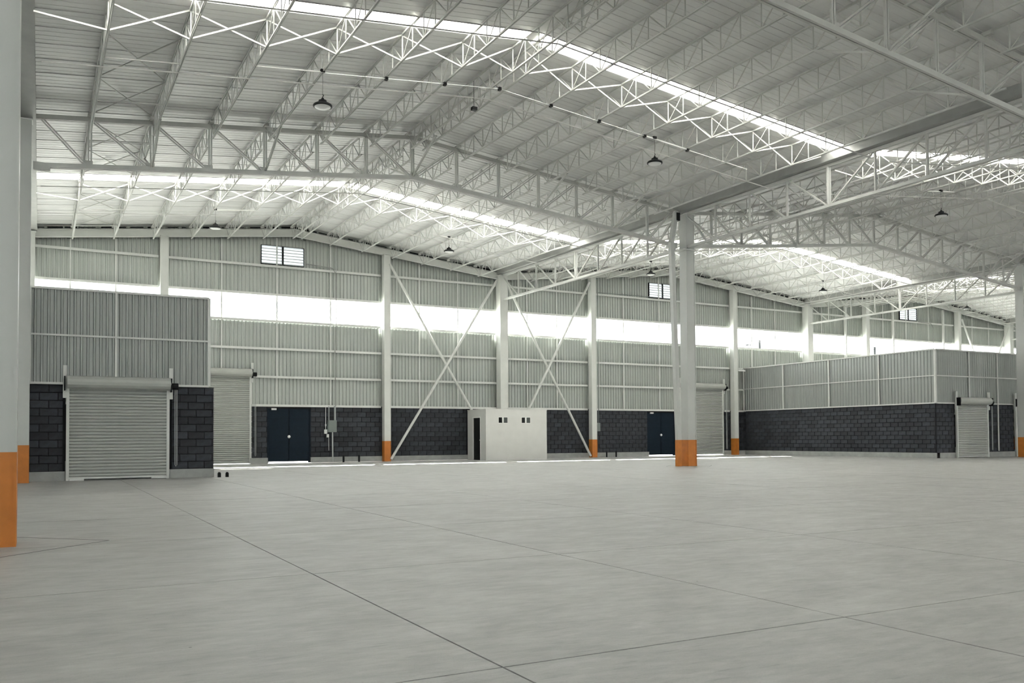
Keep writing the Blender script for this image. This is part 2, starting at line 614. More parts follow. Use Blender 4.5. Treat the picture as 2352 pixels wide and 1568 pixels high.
# horizontal wind bracing in the first joist bay of the left gable
for fr in (1, 2):
    ya, yb = YF[fr], YF[fr + 1]
    for n in range(5):
        y0 = ya + 0.4 + n * 3.2
        y1 = y0 + 3.2
        if y0 < (ya + yb) / 2 < y1:
            continue
        base = JP(1, 1, y0, JT)
        root = empty('wind_bracing', base)
        tag(root, 'thin X rods by the left gutter, %s panel from the camera, %s' % (ORD[n + 1], SPAN[fr]), 'bracing', 'roof plane wind bracing at the left edge')
        for a, c, z in ((1, 2, 0), (2, 1, -.03)):
            MB().bar(JP(1, a, y0, JT + z) - base, JP(1, c, y1, JT + z) - base, 0.028).build('brace_rod', TRUSS, root)
        MB().bar(JP(1, 1, y0, JB + .02) - base, JP(1, 2, y0, JB + .02) - base, 0.03).build('cross_strut', TRUSS, root)

# longitudinal trusses under the valley gutters
VT, VB = 11.22, 9.74
def valley_truss(i, fr, label):
    ya, yb = YF[fr] + 0.3, YF[fr + 1] - 0.3
    base = Vector((xv(i, ya), ya, VB))
    root = empty('valley_truss', base)
    tag(root, label, 'roof truss', 'front to back trusses under the gutters')
    n = 8
    P = lambda k, z: Vector((xv(i, ya + (yb - ya) * k / n), ya + (yb - ya) * k / n, z)) - base
    MB().twin(P(0, VT), P(n, VT), 0.055, 0.03, 0.11).build('top_chord', TRUSS, root)
    MB().twin(P(0, VB), P(n, VB), 0.055, 0.03, 0.11).build('bottom_chord', TRUSS, root)
    for k in range(1, n):
        wd = 0.075 if k == n // 2 else 0.03
        MB().twin(P(k, VT - .05), P(k, VB + .05), wd, 0.02, 0.06, (0, 1, 0)).build('vertical_member', TRUSS, root)
    for k in range(n // 2):
        MB().twin(P(k + .05, VT - .05), P(k + .95, VB + .05), 0.032, 0.02, 0.05).build('diagonal_member', TRUSS, root)
        MB().twin(P(n - k - .05, VT - .05), P(n - k - .95, VB + .05), 0.032, 0.02, 0.05).build('diagonal_member', TRUSS, root)
valley_truss(1, 1, 'white lattice truss under the gutter, from centre column towards the camera')
valley_truss(1, 2, 'white lattice truss under the gutter, from centre column to the back wall')
valley_truss(2, 2, 'white lattice truss under the gutter, from right edge column to the back wall')
valley_truss(3, 2, 'white lattice truss under the far right gutter, against the back wall')

# ------------------------------------------------------------------ columns
def column(x, y, wx, wy, top, label, group=None, orange=1.16, base=0.0, m=None):
    root = empty('steel_column', (x, y, base))
    tag(root, label, 'column', group)
    a, c = wx / 2, wy / 2
    f = 0.035
    mb = MB()           # welded box column: two side plates proud of the web plates
    mb.box(-a, -a + f, -c, c, orange, top - base)
    mb.box(a - f, a, -c, c, orange, top - base)
    mb.box(-a + f, a - f, -c + 0.02, c - 0.02, orange, top - base)
    mb.build('shaft', m or COLM, root)
    e = 0.003
    mb = MB()
    mb.box(-a - e, -a + f, -c - e, c + e, 0.0, orange)
    mb.box(a - f, a + e, -c - e, c + e, 0.0, orange)
    mb.box(-a + f, a - f, -c + 0.02 - e, c - 0.02 + e, 0.0, orange)
    tag(mb.build('painted_base', ORANGE, root), 'orange painted foot of the column')
    MB().box(-a - .03, a + .03, -c - .03, c + .03, top - base, top - base + .03).build('cap_plate', STEEL, root)
    return root
column(-0.5, 12.6, 0.50, 0.50, 11.2, 'big pale steel column with orange foot at the left edge, nearest the camera', 'free standing columns')
c2 = column(-0.52, 30.8, 0.46, 0.46, 11.2, 'pale steel column with orange foot just behind the nearest left column', 'free standing columns')
c3 = column(25.43, 30.5, 0.47, 0.47, 11.2, 'pale steel column with orange foot standing free right of the photo centre', 'free standing columns')
for c in (c3,):
    MB().box(-0.45, 0.4, -0.3, 0.3, 9.58, 9.63).build('bearing_plate', STEEL, c)
column(50.78, 30.8, 0.5, 0.5, 11.2, 'pale steel column with orange foot at the right edge of the photo', 'free standing columns')
# rain pipe beside the centre column
root = empty('rain_downpipe', (24.83, 30.5, 0))
tag(root, 'square pale rain downpipe with orange foot beside the centre column', 'downpipe')
MB().bar((0, 0, 1.16), (-0.28, 0, 9.9), 0.20, 0.20, (0, 1, 0)).build('pipe_shaft', COLM, root)
MB().bar((0, 0, 0), (0, 0, 1.16), 0.205, 0.205, (0, 1, 0)).build('painted_base', ORANGE, root)
MB().bar((-0.28, 0, 9.9), (0.0, 0, 11.32), 0.18, 0.18, (0, 1, 0)).build('pipe_elbow', COLM, root)
MB().box(-0.05, 0.15, -0.1, 0.1, 10.9, 11.25).build('pipe_collar', BLACK, root)

wallcols = [(-0.5, .5, 'in the left corner behind the shutter unit'), (5.5, .40, 'above the left corrugated unit'), (17.4, .40, 'left of the white cabin, foot of an X brace'),
            (24.85, .56, 'rising behind the white cabin'), (31.5, .40, 'right of the white cabin, foot of an X brace'), (43.6, .40, 'right of the centre roller shutter'),
            (50.9, .56, 'behind the right unit, first wide one'), (57.4, .40, 'behind the right unit, left of louvre window'), (68.8, .40, 'behind the right unit, right of louvre window'), (75.8, .56, 'at the far right end of the wall')]
for x, wd, lb in wallcols:
    top = (11.2 if wd > .45 else zr_x(x) - 0.6)
    column(x, 47.5 - wd / 2 - 0.02, wd * 0.95, wd, top, 'pale back wall column with orange foot %s' % lb, 'back wall columns', m=STEEL)

# ------------------------------------------------------------------ back wall
wall = MB()
wall.box(-26, 101, 47.86, 47.9, 0, 3.1)
# outer skin behind cladding is added with openings below; this object also carries the curb
wb = empty('wall_back', (0, 0, 0))
tag(wb, kind='structure')
Z = [3.12, 4.66, 6.18, 7.68, 9.12, 10.66]
DO = [(10.76, 13.12, 3.0, 'd'), (36.13, 38.50, 3.0, 'd'), (6.2, 9.85, 4.7, 's'), (39.0, 42.80, 4.7, 's')]   # openings in the wall
def corr(u0, u1, z0, ztop, place, m, parent, name, period=0.2, depth=0.05):
    """corrugated sheet; place(u, n, z) -> world, n = outwards towards the viewer; ztop number or function"""
    zt = ztop if callable(ztop) else (lambda u: ztop)
    us = []
    u = u0
    while u < u1 - 1e-6:
        for a, n in ((0, 0), (0.52, 0), (0.64, 1), (0.88, 1)):
            uu = u + a * period
            if uu < u1:
                us.append((uu, n * depth))
        u += period
    us.append((u1, 0))
    mb = MB()
    for uu, n in us:
        mb.v.append(tuple(place(uu, n, z0)))
        mb.v.append(tuple(place(uu, n, zt(uu))))
    for i in range(len(us) - 1):
        mb.f.append((2 * i, 2 * i + 2, 2 * i + 3, 2 * i + 1))
    # flat backing skin
    k = len(mb.v)
    segs = [u0, (u0 + u1) / 2, u1]
    for uu in segs:
        mb.v.append(tuple(place(uu, -0.03, z0)))
        mb.v.append(tuple(place(uu, -0.03, zt(uu))))
    for i in range(2):
        mb.f.append((k + 2 * i, k + 2 * i + 2, k + 2 * i + 3, k + 2 * i + 1))
    return mb.build(name, m, parent)
PB = lambda u, n, z: (u, 47.72 - n, z)
cx = [-26, -13, -0.5, 5.5, 17.4, 24.85, 31.5, 43.6, 50.9, 57.4, 68.8, 75.8, 88, 101]
LW = [(10.42, 12.76), (36.38, 38.70), (61.85, 64.0)]     # louvre windows
for i in range(len(cx) - 1):
    a, c = cx[i], cx[i + 1]
    rid = [(xv(q - 1, 47.5) + xv(q, 47.5)) / 2 for q in range(0, 5)]
    cuts = sorted([a, c] + [r for r in rid if a < r < c] + [e for l in LW for e in l if a < e < c])
    for z0, z1 in ((Z[0], Z[1]), (Z[1], Z[2]), (Z[2], Z[3]), (Z[4], Z[5])):
        pcs = [(a, c)]
        for o0, o1, oz, kd in DO:
            if kd == 's' and z0 < oz - .1:
                npc = []
                for p0, p1 in pcs:
                    if o1 <= p0 or o0 >= p1:
                        npc.append((p0, p1))
                    else:
                        if o0 > p0:
                            npc.append((p0, o0))
                        if o1 < p1:
                            npc.append((o1, p1))
                pcs = npc
        for p0, p1 in pcs:
            corr(p0, p1, z0, z1, PB, CLAD, wb, 'cladding_sheet')
    for p0, p1 in zip(cuts, cuts[1:]):
        zt = lambda u: zr_x(u) + 0.02
        lw = [l for l in LW if l[0] <= p0 + .01 and l[1] >= p1 - .01]
        if lw:
            corr(p0, p1, 11.80, zt, PB, CLAD, wb, 'cladding_sheet')
            corr(p0, p1, Z[5], 10.76, PB, CLAD, wb, 'cladding_sheet')
        else:
            corr(p0, p1, Z[5], zt, PB, CLAD, wb, 'cladding_sheet')
    # girts
    m_ = 0.24
    for z in Z:
        pcs = [(a + m_, c - m_)]
        for o0, o1, oz, kd in DO:
            if kd == 's' and z < oz + 0.1 and a < (o0 + o1) / 2 < c:
                pcs = [(a + m_, o0 - .06), (o1 + .06, c - m_)]
        for p0, p1 in pcs:
            if p1 - p0 > 0.1:
                MB().box(p0, p1, 47.52, 47.68, z - 0.055, z + 0.055).box(p0, p1, 47.505, 47.52, z - 0.07, z + 0.03).build('girt', STEEL, wb)
for x in (1.25, 3.28, 8.37, 11.26, 14.23, 19.56, 22.04, 26.83, 29.0, 34.19, 37.17, 40.3, 45.61, 47.94, 52.8, 55.34, 59.75, 62.55, 65.4, 71.2, 73.5):
    for z0, z1 in zip(Z, Z[1:] + [zr_x(x) - .6]):
        if x in (8.37, 40.3) and z1 < 4.8:
            continue
        MB().box(x - .035, x + .035, 47.58, 47.65, z0 + .05, z1 - .05).build('sag_bar', STEEL, wb)
# clerestory band
win = empty('window_1', (0, 0, 0))
tag(win, kind='structure')
for i in range(len(cx) - 1):
    a, c = cx[i], cx[i + 1]
    n = max(1, round((c - a) / 2.6))
    for k in range(n):
        u0, u1 = a + (c - a) * k / n, a + (c - a) * (k + 1) / n
        MB().box(u0 + .004, u1 - .004, 47.74, 47.745, Z[3] + .02, Z[4] - .02).build('pane', GLASS, win)
        MB().box(u0 - .02, u0 + .02, 47.70, 47.735, Z[3] + .03, Z[4] - .03).build('glazing_bar', STEEL, win)
# curb under the blocks
def segs(a, c, holes):
    out, p = [], a
    for h0, h1 in sorted(holes):
        if h0 > p:
            out.append((p, min(h0, c)))
        p = max(p, h1)
    if p < c:
        out.append((p, c))
    return out
for a, c in segs(-26, 101, [(o[0], o[1]) for o in DO]):
    MB().box(a, c, 47.46, 47.86, 0, 0.30).build('curb', CURB, wb)
    MB().box(a, c, 47.66, 47.86, 0.30, 3.13).build('block_backing', MORTAR, wb)
for o0, o1, oz, kd in DO:
    if kd == 's':
        for xx in (o0 - .12, o1 - .02):
            MB().box(xx, xx + .14, 47.655, 47.86, 0, oz).build('jamb', STEEL, wb)
        MB().box(o0, o1, 47.655, 47.86, oz - .04, oz + .14).build('shutter_lintel', STEEL, wb)
    if kd == 'd':
        MB().box(o0, o1, 47.62, 47.86, 2.96, 3.13).build('lintel', MORTAR, wb)

BCACHE = {}
def block_mesh(ln, ht):
    key = (round(ln, 3), round(ht, 3))
    if key not in BCACHE:
        a, h2, e = ln / 2, ht / 2, 0.012
        v = [(-a, 0, -h2), (a, 0, -h2), (a, 0, h2), (-a, 0, h2), (-a + e, -0.03, -h2 + e), (a - e, -0.03, -h2 + e), (a - e, -0.03, h2 - e), (-a + e, -0.03, h2 - e)]
        f = [(4, 5, 6, 7), (0, 1, 5, 4), (1, 2, 6, 5), (2, 3, 7, 6), (3, 0, 4, 7)]
        mb = MB()
        mb.v, mb.f = v, f
        BCACHE[key] = mb.mesh('block', BLOCK)
    return BCACHE[key]
def blocks(parent, origin, rz, u0, u1, holes, z0=0.30, z1=3.07, course=0.2655, ln=0.53, budget=300, skip=None):
    """face of blocks along local u from origin; single blocks up to the budget, the rest joined"""
    ux, uy = math.cos(rz), math.sin(rz)
    rows = int(round((z1 - z0) / course))
    ch = (z1 - z0) / rows
    items = []
    for a, c in segs(u0, u1, holes):
        for r in range(rows):
            p = a - (ln / 2 if r % 2 else 0)
            while p < c - 0.02:
                q0, q1 = max(p, a), min(p + ln, c)
                if q1 - q0 > 0.05:
                    items.append(((q0 + q1) / 2, q1 - q0 - 0.016, z0 + (r + .5) * ch))
                p += ln
    def dist(it):
        x, y = origin[0] + ux * it[0], origin[1] + uy * it[0]
        return math.hypot(x, y)
    items.sort(key=dist)
    rest = MB()
    cnt = 0
    for it in items:
        x, y = origin[0] + ux * it[0], origin[1] + uy * it[0]
        if skip and skip(x, y):
            continue
        off = rnd.uniform(0, 0.008)
        px, py = x + uy * off, y - ux * off
        if cnt < budget:
            o = inst('block', block_mesh(it[1], ch - 0.016), parent, (px, py, it[2]), rz)
            cnt += 1
        else:
            me = block_mesh(it[1], ch - 0.016)
            k = len(rest.v)
            for v in me.vertices:
                rest.v.append((px + ux * v.co.x - uy * v.co.y, py + uy * v.co.x + ux * v.co.y, it[2] + v.co.z))
            rest.f += [tuple(k + i for i in q.vertices) for q in me.polygons]
    if rest.v:
        tag(rest.build('far_blocks', BLOCK, parent), kind='stuff')
blocks(wb, (0, 47.66), 0, 5.3, 46, [(o[0] - (.08 if o[3] == 's' else 0), o[1] + (.08 if o[3] == 's' else 0)) for o in DO] + [(22.62, 26.66)], budget=298)

# gable rafters at the wall
for b, nm in ((0, 'far left'), (1, 'left'), (2, 'middle'), (3, 'right')):
    root = empty('wall_rafter', (X(b, 0, 47.5), 47.3, ZV))
    tag(root, 'white gable rafter along the top of the back wall, %s gable' % nm, 'rafter', 'rafters on the back wall')
    for t0, t1 in ((0.008, 0.5), (0.5, 0.992)):
        p = Vector((X(b, t0, 47.5), 47.3, zr(t0) - .43)) - root.location
        q = Vector((X(b, t1, 47.5), 47.3, zr(t1) - .43)) - root.location
        mb = MB()
        mb.bar(p, q, 0.02, 0.36)
        mb.bar(p + Vector((0, 0, .18)), q + Vector((0, 0, .18)), 0.18, 0.02)
        mb.bar(p - Vector((0, 0, .18)), q - Vector((0, 0, .18)), 0.18, 0.02)
        mb.build('rafter_beam', STEEL, root)
        cl = MB()
        u = 0.0
        while u < 0.97:
            e = min(1, u + rnd.uniform(.01, .07))
            a_, c_ = p.lerp(q, u), p.lerp(q, e)
            cl.bar(a_ + Vector((0, -.08, .27)), c_ + Vector((0, -.08, .27)), 0.02, rnd.uniform(.03, .09))
            u = e + rnd.uniform(.004, .03)
        cl.build('gap_shade_strips', BLACK, root)  # black strips stand in for the shade in the gap above the rafter

# wall X braces
def xbrace(p0, p1, q0, q1, label, y=47.12):
    root = empty('wall_cross_brace', (p0[0], y, 0))
    tag(root, label, 'bracing', 'X braces on the back wall')
    for (a, c), dy in (((p0, p1), 0), ((q0, q1), -0.1)):
        MB().tube([(a[0] - p0[0], dy, a[1]), (c[0] - p0[0], dy, c[1])], 0.075, 10).build('brace_tube', STEEL, root)
xbrace((17.55, 11.3), (24.5, 0.1), (17.58, 0.12), (24.4, 10.85), 'white tubular X brace on the back wall left of the white cabin')
xbrace((25.15, 10.75), (31.2, 0.1), (24.95, 0.12), (31.15, 11.3), 'white tubular X brace on the back wall right of the white cabin')
xbrace((69.1, 11.2), (75.4, 0.1), (69.1, 0.12), (75.4, 10.8), 'white tubular X brace at the far right end of the back wall')

# louvre windows
for n, (a, c) in enumerate(LW):
    root = empty('window_%d' % (n + 2), (a, 47.7, 10.76))
    tag(root, kind='structure')
    wd = c - a
    mid = wd / 2
    fr = MB()
    for x in (0, mid - .045, wd - .03):
        fr.box(x, x + (.09 if x == mid - .045 else .03), -0.09, 0.04, 0, 1.04)
    fr.box(0, wd, -0.09, 0.04, 0, .04)
    fr.box(0, wd, -0.09, 0.04, 1.02, 1.04)
    fr.build('window_frame', BLACK, root)
    for x0, x1 in ((.03, mid - .045), (mid + .045, wd - .03)):
        for k in range(6):
            z = 0.07 + k * 0.157
            m_ = MB()
            m_.bar((x0, -.03, z + .07), (x1, -.03, z + .07), 0.012, 0.185, (0, 0.25, 1))
            m_.build('louvre_slat', LOUV, root)
            MB().box(x0, x1, -.10, -.075, z - .018, z + .012).build('slat_edge', GUTM, root)

# doors
for n, (o0, o1, oz, kd) in enumerate(d for d in DO if d[3] == 'd'):
    root = empty('door_%d' % (n + 1), (o0, 47.72, 0))
    tag(root, kind='structure')
    wd = o1 - o0
    MB().box(0, .05, -.06, .06, 0.0, oz).box(wd - .05, wd, -.06, .06, 0.0, oz).box(0.05, wd - .05, -.06, .06, oz - .05, oz).build('door_frame', DOORM, root)
    for s in (0, 1):
        x0, x1 = (.055, wd / 2 - .008) if s == 0 else (wd / 2 + .008, wd - .055)
        leaf = MB().box(x0, x1, 0.0, .04, 0.14 - 0.06, oz - .06).build('door_leaf', DOORM, root)
        zz = [.1, .55, 1.02, 1.50, 1.97, 2.44, 2.92]
        for z0, z1 in zip(zz, zz[1:]):
            MB().box(x0 + .02, x1 - .02, -.03, 0.0, z0 + .035, z1 - .035).build('door_panel', DOORM, leaf)
    MB().box(wd / 2 - .03, wd / 2 + .03, .041, .055, .09, oz - .04).build('meeting_strip', DOORM, root)
    MB().box(.0, .10, .041, .12, .0, oz).box(wd - .10, wd, .041, .12, 0, oz).box(.10, wd - .10, .041, .12, oz - .12, oz + .02).build('door_stop', DOORM, root)
    k = MB().lathe([(0.0, 0), (.07, .01), (.085, .04), (.07, .08), (0.0, .1)], n=12)
    k.v = [(v[0] + wd / 2, -.02 - v[2], v[1] + 1.43) for v in k.v]
    tag(k.build('door_knob', PLASTIC, root), 'white round lock plate')

# roller shutters
def shutter(x, y, wd, ht, label, step=0.104, hood=0.42, chain=True, gap=0.02, facing=0):
    root = empty('roller_shutter', (x, y, 0))
    tag(root, label, 'roller shutter', 'ribbed roller shutters')
    n = int((ht - gap) / step)
    sl = MB()
    prof = [(0.012, 0.0), (-.010, .008), (-.034, .026), (-.044, .050), (-.034, .074), (-.006, .092), (0.012, .096), (0.012, step)]
    for yy, zz in prof:
        sl.v += [(.05, yy, zz), (wd - .05, yy, zz)]
    for i in range(len(prof) - 1):
        sl.f.append((2 * i, 2 * i + 1, 2 * i + 3, 2 * i + 2))
    sl.v += [(.05, .03, 0), (wd - .05, .03, 0), (.05, .03, step), (wd - .05, .03, step)]
    k = 2 * len(prof)
    sl.f += [(0, k, k + 1, 1), (k, k + 2, k + 3, k + 1)]
    me = sl.mesh('slat', SHUT)
    for i in range(n):
        inst('slat', me, root, (0, 0, gap + .06 + i * step))
    MB().box(.03, wd - .03, -.035, .035, gap, gap + .06).build('bottom_rail', STEEL, root)
    for xx in (0, wd - .09):
        MB().box(xx, xx + .09, -.07, .05, 0, ht).build('guide_rail', STEEL, root)
    hd = MB()
    r = hood / 2
    pts = []
    for i in range(15):
        a = 2 * math.pi * i / 14
        pts.append((-.14 + r * math.cos(a), ht + r * 0.75 + r * math.sin(a)))
    q = len(hd.v)
    for yy, zz in pts[:-1]:
        hd.v += [(.02, yy, zz), (wd + .02, yy, zz)]
    m = len(pts) - 1
    for i in range(m):
        j = (i + 1) % m
        hd.f.append((2 * i, 2 * j, 2 * j + 1, 2 * i + 1))
    hd.f.append(tuple(2 * i for i in range(m))[::-1])
    hd.f.append(tuple(2 * i + 1 for i in range(m)))
    hd.build('drum_cover', SHUT, root)
    for xx in (-.10, wd - .02):
        MB().box(xx, xx + .12, -.10, .0, ht - .35, ht + .70).build('bracket_post', STEEL, root)
        MB().box(xx + .03, xx + .07, -.34, -.10, ht - .12, ht + .34).build('drum_bracket', BLACK, root)
    if chain:
        MB().tube([(wd + .16, -.16, ht + .05), (wd + .17, -.15, .45), (wd + .20, -.15, .40), (wd + .23, -.15, .45), (wd + .22, -.16, ht + .05)], 0.012, 6).build('hand_chain', PIPE, root)
        MB().tube([(wd + .08, -.16, ht + .08), (wd + .26, -.16, ht + .08)], 0.11, 12).build('chain_wheel', BLACK, root)
    return root
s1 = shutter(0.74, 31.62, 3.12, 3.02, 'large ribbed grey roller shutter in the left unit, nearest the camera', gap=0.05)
MB().box(.10, .52, -.20, -.04, 0.0, .05).build('pale_foot_bar', PLASTIC, s1)  # low pale bars in front of the shutter's bottom edge
MB().box(2.55, 3.05, -.20, -.04, 0.02, .06).build('pale_foot_bar', PLASTIC, s1)
shutter(6.2, 47.6, 3.70, 4.68, 'tall ribbed grey roller shutter on the back wall beside the left unit', gap=0.015, chain=True)
shutter(39.0, 47.6, 3.80, 4.68, 'tall ribbed grey roller shutter on the back wall behind the centre column', gap=0.05)

# ------------------------------------------------------------------ side units
ZT, ZM, ZC = 6.20, 4.70, 3.14
def trim(parent, p, q, a, b, ref=(0, 0, 1), nm='white_trim'):
    MB().bar(p, q, a, b, ref).build(nm, STEEL, parent)
# left unit: front face y = 31.7
lu = empty('corrugated_unit', (-6, 31.7, 0))
tag(lu, 'corrugated room with black block base and roller shutter at the left', 'partition room')
o_ = Vector(lu.location)
PL = lambda u, n, z: (u - o_.x, -n, z)
XR = 5.15
for u0, u1 in ((-12, -6), (-6, -0.3), (-0.3, 2.2), (2.2, XR)):
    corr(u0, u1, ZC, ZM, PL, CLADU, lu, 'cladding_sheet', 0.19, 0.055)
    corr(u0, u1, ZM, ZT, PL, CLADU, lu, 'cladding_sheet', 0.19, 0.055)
for z, a in ((ZT, .07), (ZM, .06), (ZC, .07)):
    trim(lu, (-12 - o_.x, -.05, z), (XR - o_.x, -.05, z), .06, a)
for x in (-6, -.3, 2.2):
    trim(lu, (x - o_.x, -.06, ZC), (x - o_.x, -.06, ZT), .07, .06, (0, 1, 0))
trim(lu, (XR - o_.x, -.02, ZC), (XR - o_.x, -.02, ZT), .10, .10, (0, 1, 0))
PLs = lambda u, n, z: (XR + .03 + n - o_.x, u - 31.7, z)
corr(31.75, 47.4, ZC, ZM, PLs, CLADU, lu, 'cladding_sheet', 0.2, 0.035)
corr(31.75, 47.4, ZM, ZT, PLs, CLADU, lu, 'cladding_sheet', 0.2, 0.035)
MB().box(-12 - o_.x, XR - o_.x, .06, 15.6, ZT - .12, ZT - .05).build('flat_roof', GUTM, lu)
XB = 5.32
for a, c in ((-12, .72), (3.88, XB)):
    MB().box(a - o_.x, c - o_.x, .02, .20, .30, ZC - .04).build('block_backing', MORTAR, lu)
    MB().box(a - o_.x, c - o_.x, -.06, .20, 0, .30).build('curb', CURB, lu)
MB().box(XB - .2 - o_.x, XB - o_.x - .03, .2, 15.7, .30, ZC - .04).build('block_backing', MORTAR, lu)
MB().box(XB - .2 - o_.x, XB + .05 - o_.x, .2, 15.7, 0, .30).build('curb', CURB, lu)
bw = empty('block_front', (0, 0, 0))
bw.parent = lu
bw.location = (-o_.x, -31.7, 0)
blocks(bw, (0, 31.72), 0, -4.0, XB, [(.66, 3.94)], z1=ZC - .05, budget=200)
bw2 = empty('block_side', (0, 0, 0))
bw2.parent = lu
bw2.location = (-o_.x, -31.7, 0)
blocks(bw2, (XB - .03, 31.74), math.pi / 2, 0, 15.6, [], z1=ZC - .05, budget=0)

# right unit: side face x = 44.75, front face y = 32.2
ru = empty('corrugated_unit', (44.75, 32.2, 0))
tag(ru, 'long corrugated room with black block base at the right, corner facing the camera', 'partition room')
PRs = lambda u, n, z: (-n, 47.5 - 32.2 - u, z)
us = [0, 3.8, 7.75, 11.55, 15.3]
for u0, u1 in zip(us, us[1:]):
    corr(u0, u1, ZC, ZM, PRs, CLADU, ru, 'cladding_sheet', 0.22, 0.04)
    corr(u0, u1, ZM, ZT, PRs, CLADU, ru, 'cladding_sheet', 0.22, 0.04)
for u in us[:-1]:
    trim(ru, (-.06, 15.3 - u, ZC), (-.06, 15.3 - u, ZT), .07, .07, (0, 1, 0))
for z, a in ((ZT, .07), (ZM, .05), (ZC, .07)):
    trim(ru, (-.06, 0, z), (-.06, 15.3, z), .06, a)
trim(ru, (-.02, -.02, ZC), (-.02, -.02, ZT), .11, .11, (0, 1, 0))
PRf = lambda u, n, z: (u - 44.75, -n, z)
fx = [44.82, 47.72, 50.4, 53.2, 56, 60, 64, 70, 78, 90]
for u0, u1 in zip(fx, fx[1:]):
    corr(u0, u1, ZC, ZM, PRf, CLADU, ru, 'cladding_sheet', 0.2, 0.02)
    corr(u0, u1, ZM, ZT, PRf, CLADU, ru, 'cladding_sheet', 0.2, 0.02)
for x in fx[1:-1]:
    trim(ru, (x - 44.75, -.06, ZC if x != 50.4 else .35), (x - 44.75, -.06, ZT), .08, .05, (0, 1, 0))
for z, a in ((ZT, .07), (ZM, .06), (ZC, .07)):
    trim(ru, (.05, -.05, z), (45, -.05, z), .06, a)
MB().box(.1, 45, .06, 15.2, ZT - .12, ZT - .05).build('flat_roof', GUTM, ru)
RS = [(46.40, 49.32), (52.0, 54.9)]
for a, c in segs(44.75, 90, RS):
    MB().box(a - 44.75, c - 44.75, .02, .2, .3, ZC - .04).build('block_backing', MORTAR, ru)
    MB().box(a - 44.75, c - 44.75, -.06, .2, 0, .3).build('curb', CURB, ru)
MB().box(.02, .2, .02, 15.2, .3, ZC - .04).build('block_backing', MORTAR, ru)
MB().box(-.06, .2, -.06, 15.2, 0, .3).build('curb', CURB, ru)
b1 = empty('block_side')
b1.parent = ru
b1.location = (-44.75, -32.2, 0)
blocks(b1, (44.77, 47.4), -math.pi / 2, 0, 15.17, [], z1=ZC - .05, budget=300)
b2 = empty('block_front')
b2.parent = ru
b2.location = (-44.75, -32.2, 0)
blocks(b2, (0, 32.22), 0, 44.76, 56, RS, z1=ZC - .05, budget=60)
shutter(46.40, 32.1, 2.92, 3.12, 'ribbed grey roller shutter in the right unit front, left of two', gap=0.03)
shutter(52.0, 32.1, 2.92, 3.12, 'ribbed grey roller shutter in the right unit cut off by the photo edge', gap=0.03)

# ------------------------------------------------------------------ white cabin
cb = empty('white_cabin', (22.6, 45.0, 0))
tag(cb, 'small white flat roofed cabin with two windows against the black block wall', 'cabin')
CW, CD, CH = 4.07, 2.45, 2.93
wins = [(.80, 1.45, 2.14, 2.52), (2.33, 2.97, 2.14, 2.52)]
m_ = MB()
xs = [0, .80, 1.45, 2.33, 2.97, CW]
for i in range(5):
    if i in (1, 3):
        m_.box(xs[i], xs[i + 1], 0, .12, 0, 2.14)
        m_.box(xs[i], xs[i + 1], 0, .12, 2.52, CH)
    else:
        m_.box(xs[i], xs[i + 1], 0, .12, 0, CH)
m_.build('front_wall', RENDER, cb)
m_ = MB()
m_.box(0, .12, .12, .74, 0, CH).box(0, .12, 1.70, CD, 0, CH).box(0, .12, .74, 1.70, 2.48, CH)
m_.build('side_wall', RENDER, cb)
MB().box(CW - .12, CW, .12, CD, 0, CH).build('side_wall', RENDER, cb)
MB().box(-.02, CW + .02, -.02, CD, CH, CH + .05).build('roof_slab', RENDER, cb)
MB().box(-.02, 0, .68, .74, 0, 2.54).box(-.02, 0, 1.70, 1.78, 0, 2.54).box(-.02, 0, .74, 1.70, 2.48, 2.54).build('door_frame', PLASTIC, cb)
d_ = MB().box(.05, .09, .74, 1.70, .01, 2.48).build('door_leaf', BLACK, cb)
MB().box(.03, .05, .85, .92, 1.15, 1.2).build('door_handle', PLASTIC, d_)
for a, c, z0, z1 in wins:
    f = MB().box(a, c, .0, .06, z0, z0 + .03).box(a, c, .0, .06, z1 - .03, z1).box(a, a + .03, 0, .06, z0 + .03, z1 - .03).box(c - .03, c, 0, .06, z0 + .03, z1 - .03).box((a + c) / 2 - .06, (a + c) / 2 + .04, 0, .06, z0 + .03, z1 - .03).build('window_frame', PLASTIC, cb)
    MB().box(a + .03, (a + c) / 2 - .06, .03, .04, z0 + .03, z1 - .03).build('pane', BLACK, f)
    MB().box((a + c) / 2 + .04, c - .03, .03, .04, z0 + .03, z1 - .03).build('pane', mat('dark_window_pane', (0.05, 0.06, 0.055), 0.3), f)

# ------------------------------------------------------------------ high bay lamps
dome = MB().lathe([(0.03, .22), (.05, .17), (.11, .15), (.12, .08), (.20, .06), (.245, .035), (.265, .01), (.265, -.025), (.225, -.03)], n=24).mesh('housing', BLACK)
lens = MB().lathe([(.225, -.02), (.22, -.042), (.1, -.05), (0.01, -.052)], n=24).mesh('lens', LENS)
hook = MB().tube([(0, 0, .18), (0, 0, .26), (.03, 0, .29), (0, 0, .32)], .012, 6).mesh('hook', BLACK)
for me in (dome, lens):
    for p in me.polygons:
        p.use_smooth = len(p.vertices) == 4
lamps = [(1, 1, 6.88, 10.59, 'left gable, middle span, left of ridge'), (1, 1, 18.44, 10.67, 'left gable, middle span, right of ridge'), (2, 1, 33.6, 10.63, 'middle gable, middle span'),
         (1, 2, 6.83, 10.75, 'left gable, back wall span, left of ridge'), (1, 2, 18.24, 10.80, 'left gable, back wall span, right of ridge'), (2, 2, 45.0, 10.78, 'middle gable, back wall span, right of ridge'),
         (2, 2, 31.0, 10.7, 'middle gable, back wall span, left of ridge'), (3, 2, 59.9, 10.6, 'right gable, back wall span')]
